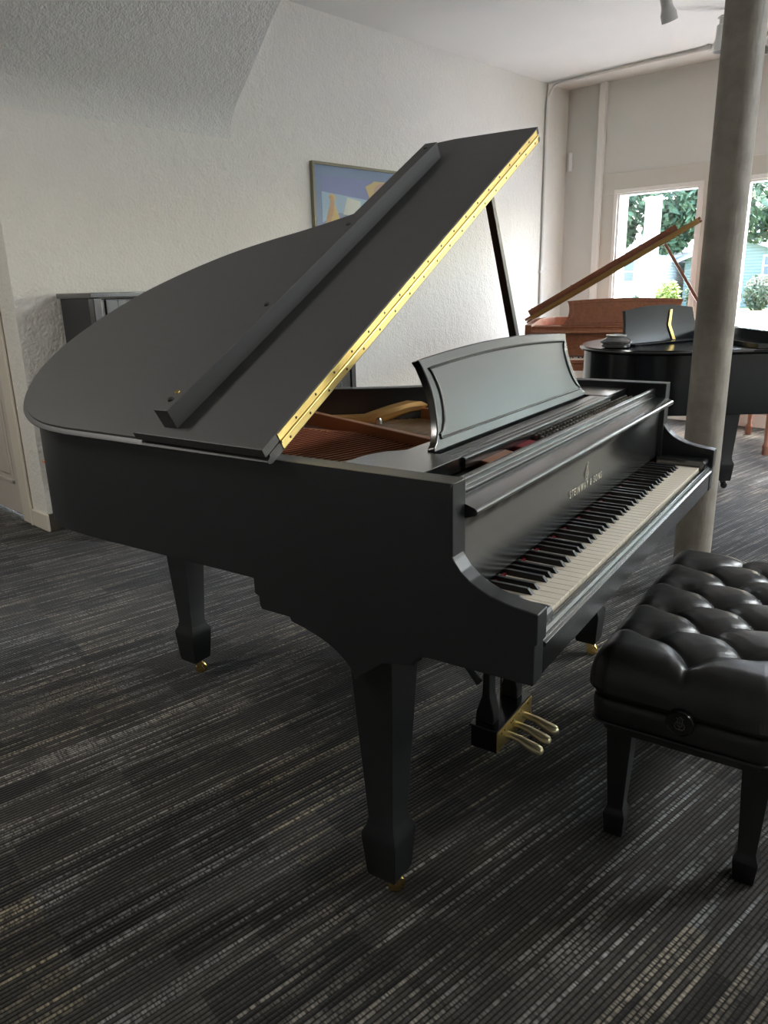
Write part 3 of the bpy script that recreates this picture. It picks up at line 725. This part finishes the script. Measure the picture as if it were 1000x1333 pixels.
MB().lathe([(.006,0),(.006,.012),(.011,.016),(.011,.022),(.001,.024)], (.30, -.010, .80), 14, Matrix.Rotation(PI/2, 4, 'X')).build('knob', M['steel'], dd)

# framed poster
PO = thing('framed_poster', 'blue illustrated poster in a thin frame on the plaster wall', 'picture', (2.722, YW, 1.40))
pw, ph = .88, .685
mb = MB().box(0, .018, -.03, 0, 0, ph).box(pw-.018, pw, -.03, 0, 0, ph).box(.018, pw-.018, -.03, 0, 0, .018).box(.018, pw-.018, -.03, 0, ph-.018, ph)
mb.build('frame', mat('frame_olive', (.20,.19,.13), .4, .3), PO, bevel=.002)
MB().box(.018, pw-.018, -.014, -.002, .018, ph-.018).build('mat_board', mat('blue_mat', (.24,.31,.47), .6), PO, smooth=0)
def flat(name, pts, col, layer, parent):
    y0 = -.0145-.0006*layer
    return MB().prism(pts, lambda p, t: Vector((p[0], t, p[1])), y0, y0+.0005).build(name, mat('print_'+name, col, .6), parent, smooth=0)
pr = flat('print', [(.085,.075),(pw-.085,.075),(pw-.085,.60),(.085,.60)], (.26,.29,.52), 1, PO)
flat('sky_band', [(.085,.30),(pw-.085,.27),(pw-.085,.45),(.085,.50)], (.42,.55,.68), 2, pr)
flat('dark_band', [(.085,.075),(pw-.085,.075),(pw-.085,.33),(.25,.37),(.085,.30)], (.26,.32,.46), 3, pr)
flat('figure_cloak', [tuple(q) for q in spline([Vector(p) for p in ((.10,.075),(.105,.25),(.135,.36),(.165,.44),(.15,.475),(.185,.49),(.215,.47),(.205,.43),(.235,.36),(.30,.25),(.36,.16),(.33,.075))], 3, True)], (.70,.50,.20), 4, pr)
flat('figure_hood', [tuple(q) for q in spline([Vector(p) for p in ((.105,.12),(.115,.27),(.145,.37),(.17,.44),(.155,.47),(.18,.48),(.20,.45),(.19,.38),(.16,.30),(.135,.18))], 3, True)], (.62,.36,.20), 5, pr)
flat('white_sleeve', [(.30,.27),(.42,.17),(.46,.18),(.35,.30)], (.75,.75,.72), 6, pr)
flat('paper', [(.285,.36),(.435,.35),(.465,.455),(.325,.475)], (.72,.72,.64), 5, pr)
star = []
for k in range(18):
    a = 2*PI*k/18; rr = .22 if k % 2 == 0 else .165
    star.append((.70+rr*math.cos(a)*.9, .49+rr*math.sin(a)*.9))
star = [(min(pw-.086, x), min(.599, z)) for x, z in star]
flat('leaf_burst', star, (.68,.52,.24), 4, pr)
flat('burst_centre', [tuple(q) for q in spline([Vector(p) for p in ((.60,.53),(.66,.585),(.76,.575),(.78,.50),(.73,.46),(.66,.45))], 4, True)], (.62,.40,.32), 5, pr)
text_obj('print_lettering', 'BER\nBEC', .055, mat('print_white', (.75,.75,.75), .6), Matrix.Translation((.49,-.0185,.27)) @ Matrix.Rotation(PI/2, 4, 'X'), pr)
MB().box(.018, pw-.018, -.022, -.020, .018, ph-.018).build('glazing', M['glass'], PO, smooth=0)

# brown bench by the window (legs seen under the black grand)
WB = thing('wooden_bench', 'reddish brown wooden bench with turned feet by the window', 'bench', ((5.685+4.949)/2, (1.482+1.118)/2, 0), math.atan2(1.482-1.118, 5.685-4.949))
lb = math.hypot(1.482-1.118, 5.685-4.949)/2
for sx in (-1, 1):
    for sy in (0, -1):
        prof_l = [(.001,0),(.022,0),(.026,.02),(.024,.045),(.030,.06),(.026,.075),(.017,.09),(.020,.20),(.027,.40),(.027,.42)]
        MB().lathe(prof_l, (sx*lb, sy*.30, 0), 16).build('leg', M['walnut_leg'], WB, smooth=40)
MB().box(-lb-.04, lb+.04, -.34, .04, .42, .50).build('seat', M['walnut_leg'], WB, bevel=.008)

# ------------------------------------------------------------------ outside
def leafm(name, c1, c2):
    m = mat(name, c1, .6); N, L, b = nodes(m)
    f_ = noise(m, coords(m), 2.2, 3); L.new(ramp(m, f_, [(.35, c1), (.65, c2)]), b.inputs['Base Color']); return m
M['leaf'] = leafm('tree_leaf', (.04,.075,.045), (.10,.16,.08))
M['leaf_bright'] = leafm('shrub_leaf', (.09,.15,.02), (.24,.30,.05))
M['leaf_dark'] = leafm('hedge_leaf', (.025,.05,.025), (.07,.11,.045))
M['bark'] = mat('bark', (.12,.09,.07), .9)
GZ = -.15
def ground(name, x0, x1, y0, y1, z0, z1, col, label):
    m = mat(name, col, .9); N, L, b = nodes(m)
    L.new(ramp(m, noise(m, coords(m), .9, 4), [(.3, tuple(c*.85 for c in col)), (.7, col)]), b.inputs['Base Color'])
    struct(MB().box(x0, x1, y0, y1, z0, z1).build(name, m, smooth=0), label)
ground('street', XW+.2, 21.3, -30, 60, GZ-.3, GZ, (.27,.27,.29), 'grey street outside the shop windows')
ground('lawn', 21.3, 29.2, -30, 60, GZ-.3, GZ+.03, (.11,.19,.055), 'green lawn across the street')
ground('sidewalk', 29.2, 33.4, -30, 60, GZ-.3, GZ+.02, (.42,.41,.38), 'pale pavement beyond the lawn')
ground('yard', 33.4, 90, -40, 90, GZ-.3, GZ+.01, (.08,.13,.045), 'green yard around the houses')
def leaves(mb, n, c, rad, size):
    for _ in range(n):
        while True:
            p = Vector((random.uniform(-1,1), random.uniform(-1,1), random.uniform(-1,1)))
            if .25 < p.length < 1: break
        q = Vector(c) + Vector((p.x*rad[0], p.y*rad[1], p.z*rad[2]))
        a = Vector((random.uniform(-1,1), random.uniform(-1,1), random.uniform(-1,1))).normalized(); b = a.orthogonal().normalized(); s_ = size*random.uniform(.6, 1.3)
        mb.add([q-a*s_, q+b*s_*.5, q+a*s_, q-b*s_*.5], [(0,1,2,3)])
def tree(x, y, blobs, label, n=900, size=.22):
    t = thing('tree', label, 'tree', (x, y, GZ), 0, 'trees across the street')
    mb = MB()
    for (dx, dy, z, rx, ry, rz) in blobs: leaves(mb, int(n), (dx, dy, z), (rx, ry, rz), size)
    mb.build('crown', M['leaf'], t, smooth=0)
    MB().tube([(0,0,0), (.05,.1,1.5), (0,0,3.0), (.1,-.1,5.0)], [.22,.17,.15,.08], 10).build('trunk', M['bark'], t)
tree(24.5, 9.2, [(0, 3.6, 4.2, 1.6, 1.9, 1.45), (0, 1.2, 4.5, 1.7, 2.2, 1.7), (0, -.3, 4.2, 1.6, 1.6, 1.5), (0, 2.6, 5.8, 2, 2.8, 1.5), (0, 3.2, 3.0, .8, .7, .6), (.3, 1.4, 3.0, .9, .8, .8)], 'broad green tree seen through the left shop window', 2600, .15)
tree(29.8, 7.6, [(0, 1.9, 3.8, 1.3, 1.6, 1.2), (0, .2, 3.9, 1.4, 1.7, 1.2), (0, 1.0, 5.2, 1.6, 2.2, 1.2), (0, -1.2, 3.7, 1.2, 1.4, 1.2)], 'green tree seen right of the pillar', 2400, .15)
def house(x, y, w, label, col, win, zt=2.9, apex=4.1, gable=True, porch=None):
    h = thing('house', label, 'house', (x, y, GZ), 0, 'houses across the street')
    m = mat('siding', col, .7); N, L, b = nodes(m)
    wv = N.new('ShaderNodeTexWave'); wv.bands_direction = 'Z'; wv.inputs['Scale'].default_value = 2.2; L.new(coords(m), wv.inputs['Vector']); bump(m, wv.outputs['Fac'], .5, .02)
    L.new(ramp(m, wv.outputs['Fac'], [(.0, tuple(c*.72 for c in col)), (.25, col)]), b.inputs['Base Color'])
    mroof = mat('roof_shingle', (.20,.21,.23), .9)
    MB().box(0, 7, -w/2, w/2, 0, zt).build('wall', m, h, smooth=0)
    MB().prism([(-w/2, zt), (w/2, zt), (0, apex)], lambda p, t: Vector((t, p[0], p[1])), 0, 7).build('gable', m, h, smooth=0)
    e = .35
    for s in (-1, 1):
        nz = (apex-zt)/(w/2)
        MB().prism([(0, apex+.02), (s*(w/2+e), zt-e*nz+.02), (s*(w/2+e), zt-e*nz+.16), (0, apex+.18)], lambda p, t: Vector((t, p[0], p[1])), -.4, 7.2).build('roof', mroof, h, smooth=0)
        MB().prism([(0, apex-.10), (s*(w/2+e), zt-e*nz-.10), (s*(w/2+e), zt-e*nz+.06), (0, apex+.06)], lambda p, t: Vector((t, p[0], p[1])), -.44, -.40).build('bargeboard', M['post_paint'], h, smooth=0)
    for (y0, y1, z0, z1) in win:
        wn = MB().box(-.06, 0, y0-.1, y1+.1, z0-.1, z1+.1).build('window', M['post_paint'], h, smooth=0)
        MB().box(-.07, -.06, y0, y1, z0, (z0+z1)/2-.03).box(-.07, -.06, y0, y1, (z0+z1)/2+.03, z1).build('pane', mat('dark_pane', (.10,.12,.14), .1), wn, smooth=0)
    return h
house(38.5, 13.0, 5.2, 'pale green house with a gable seen right of the pillar', (.17,.215,.18), [(.0, .75, 1.55, 2.35), (-1.9, -1.2, 1.5, 2.3)], 2.35, 3.3)
house(36.0, 19.6, 7.0, 'white clapboard house seen through the left shop window', (.36,.38,.37), [(-.9, -.3, 1.35, 2.25), (-2.5, -1.9, 1.35, 2.25), (.9, 1.7, 1.35, 2.25)], 2.75, 3.7)
def shrub(x, y, rx, ry, h_, m, label, n=700, size=.09):
    o = thing('shrub', label, 'shrub', (x, y, GZ), 0, 'shrubs in front of the houses')
    mb = MB(); leaves(mb, 1500, (0, 0, h_*.5), (rx, ry, h_*.52), size); mb.build('foliage', m, o, smooth=0)
    MB().tube([(0,0,0), (0,.05,h_*.6)], .03, 6).build('stem', M['bark'], o)
for k, (x, y, ry, hh, m, l) in enumerate(((34.6, 12.0, .58, 1.45, 'leaf_bright', 'bright yellow-green shrub beside the pillar edge, second of the row'),
        (34.8, 10.75, .58, 1.5, 'leaf_dark', 'dark green shrub at the right picture edge'), (35.0, 9.5, .58, 1.45, 'leaf_dark', 'dark green shrub farthest to the right behind the lawn'),
        (34.4, 13.2, .55, 1.35, 'leaf_dark', 'dark green shrub hidden mostly by the pillar'), (33.9, 14.4, .55, 1.35, 'leaf_bright', 'yellow-green shrub below the piano lid prop'), (34.1, 15.6, .5, .9, 'leaf_dark', 'low dark shrub left of the yellow-green one'))):
    shrub(x, y, .7, ry, hh, M[m], l)
po = thing('white_post', 'tall white square post just outside the left shop window', 'post', (7.85, 3.45, GZ))
MB().box(-.07, .07, -.07, .07, 0, 2.28).build('shaft', M['post_paint'], po, bevel=.008)
MB().box(-.085, .085, -.085, .085, 2.28, 2.31).build('cap', M['post_paint'], po, bevel=.005)
# shop lettering on the glass, read from the street
mw = mat('vinyl_white', (.85,.86,.85), .6)
tx = text_obj('window_lettering', 'belle', .135, mw, Matrix.Translation((XW+.0625, 1.625, 1.198)) @ Matrix.Rotation(PI/2, 4, 'Z') @ Matrix.Rotation(PI/2, 4, 'X'), None, sx=1.0)
tag(tx, 'white shop lettering on the glass right of the pillar, seen reversed', 'lettering')

# ------------------------------------------------------------------ light
w = bpy.data.worlds.new('sky'); S.world = w; w.use_nodes = True
N, L = w.node_tree.nodes, w.node_tree.links
sk = N.new('ShaderNodeTexSky'); sk.sky_type = 'NISHITA'; sk.sun_disc = False; sk.sun_elevation = math.radians(55); sk.sun_rotation = math.radians(100); sk.air_density = 1.0; sk.dust_density = 3.5; sk.ozone_density = .8
bg = N['Background']; L.new(sk.outputs[0], bg.inputs['Color']); bg.inputs['Strength'].default_value = 3.4
def light(name, kind, loc, energy, col=(1,1,1), target=None, **kw):
    l = bpy.data.lights.new(name, kind); l.energy = energy; l.color = col
    for k, v in kw.items(): setattr(l, k, v)
    o = bpy.data.objects.new(name, l); COL.objects.link(o); o.location = loc
    if target is not None: o.rotation_euler = (Vector(target)-Vector(loc)).to_track_quat('-Z', 'Y').to_euler()
    return o
light('sun', 'SUN', (12, 2, 12), 5.0, (1,.95,.86), (5.0, 1.6, 0), angle=math.radians(.8))
# fill lights added at ceiling height outside the frame to brighten the room
for k, (x, y, e) in enumerate(((1.2, -2.8, 20), (-1.75, 2.45, 44), (3.8, -1.9, 120))):
    light('fill_light', 'AREA', (x, y, ZC-.02), e, ((1,.96,.90), (1,.965,.91), (.93,.975,1.0))[k], (x, y, 0), shape='RECTANGLE', size=1.2, size_y=.5)
S.view_settings.view_transform = 'Standard'; S.view_settings.look = 'None'; S.view_settings.gamma = 1; S.view_settings.use_curve_mapping = False
S.view_settings.exposure = 0.7
S.cycles.max_bounces = 8; S.cycles.diffuse_bounces = 5; S.cycles.glossy_bounces = 4; S.cycles.transparent_max_bounces = 12
S.cycles.sample_clamp_indirect = 8
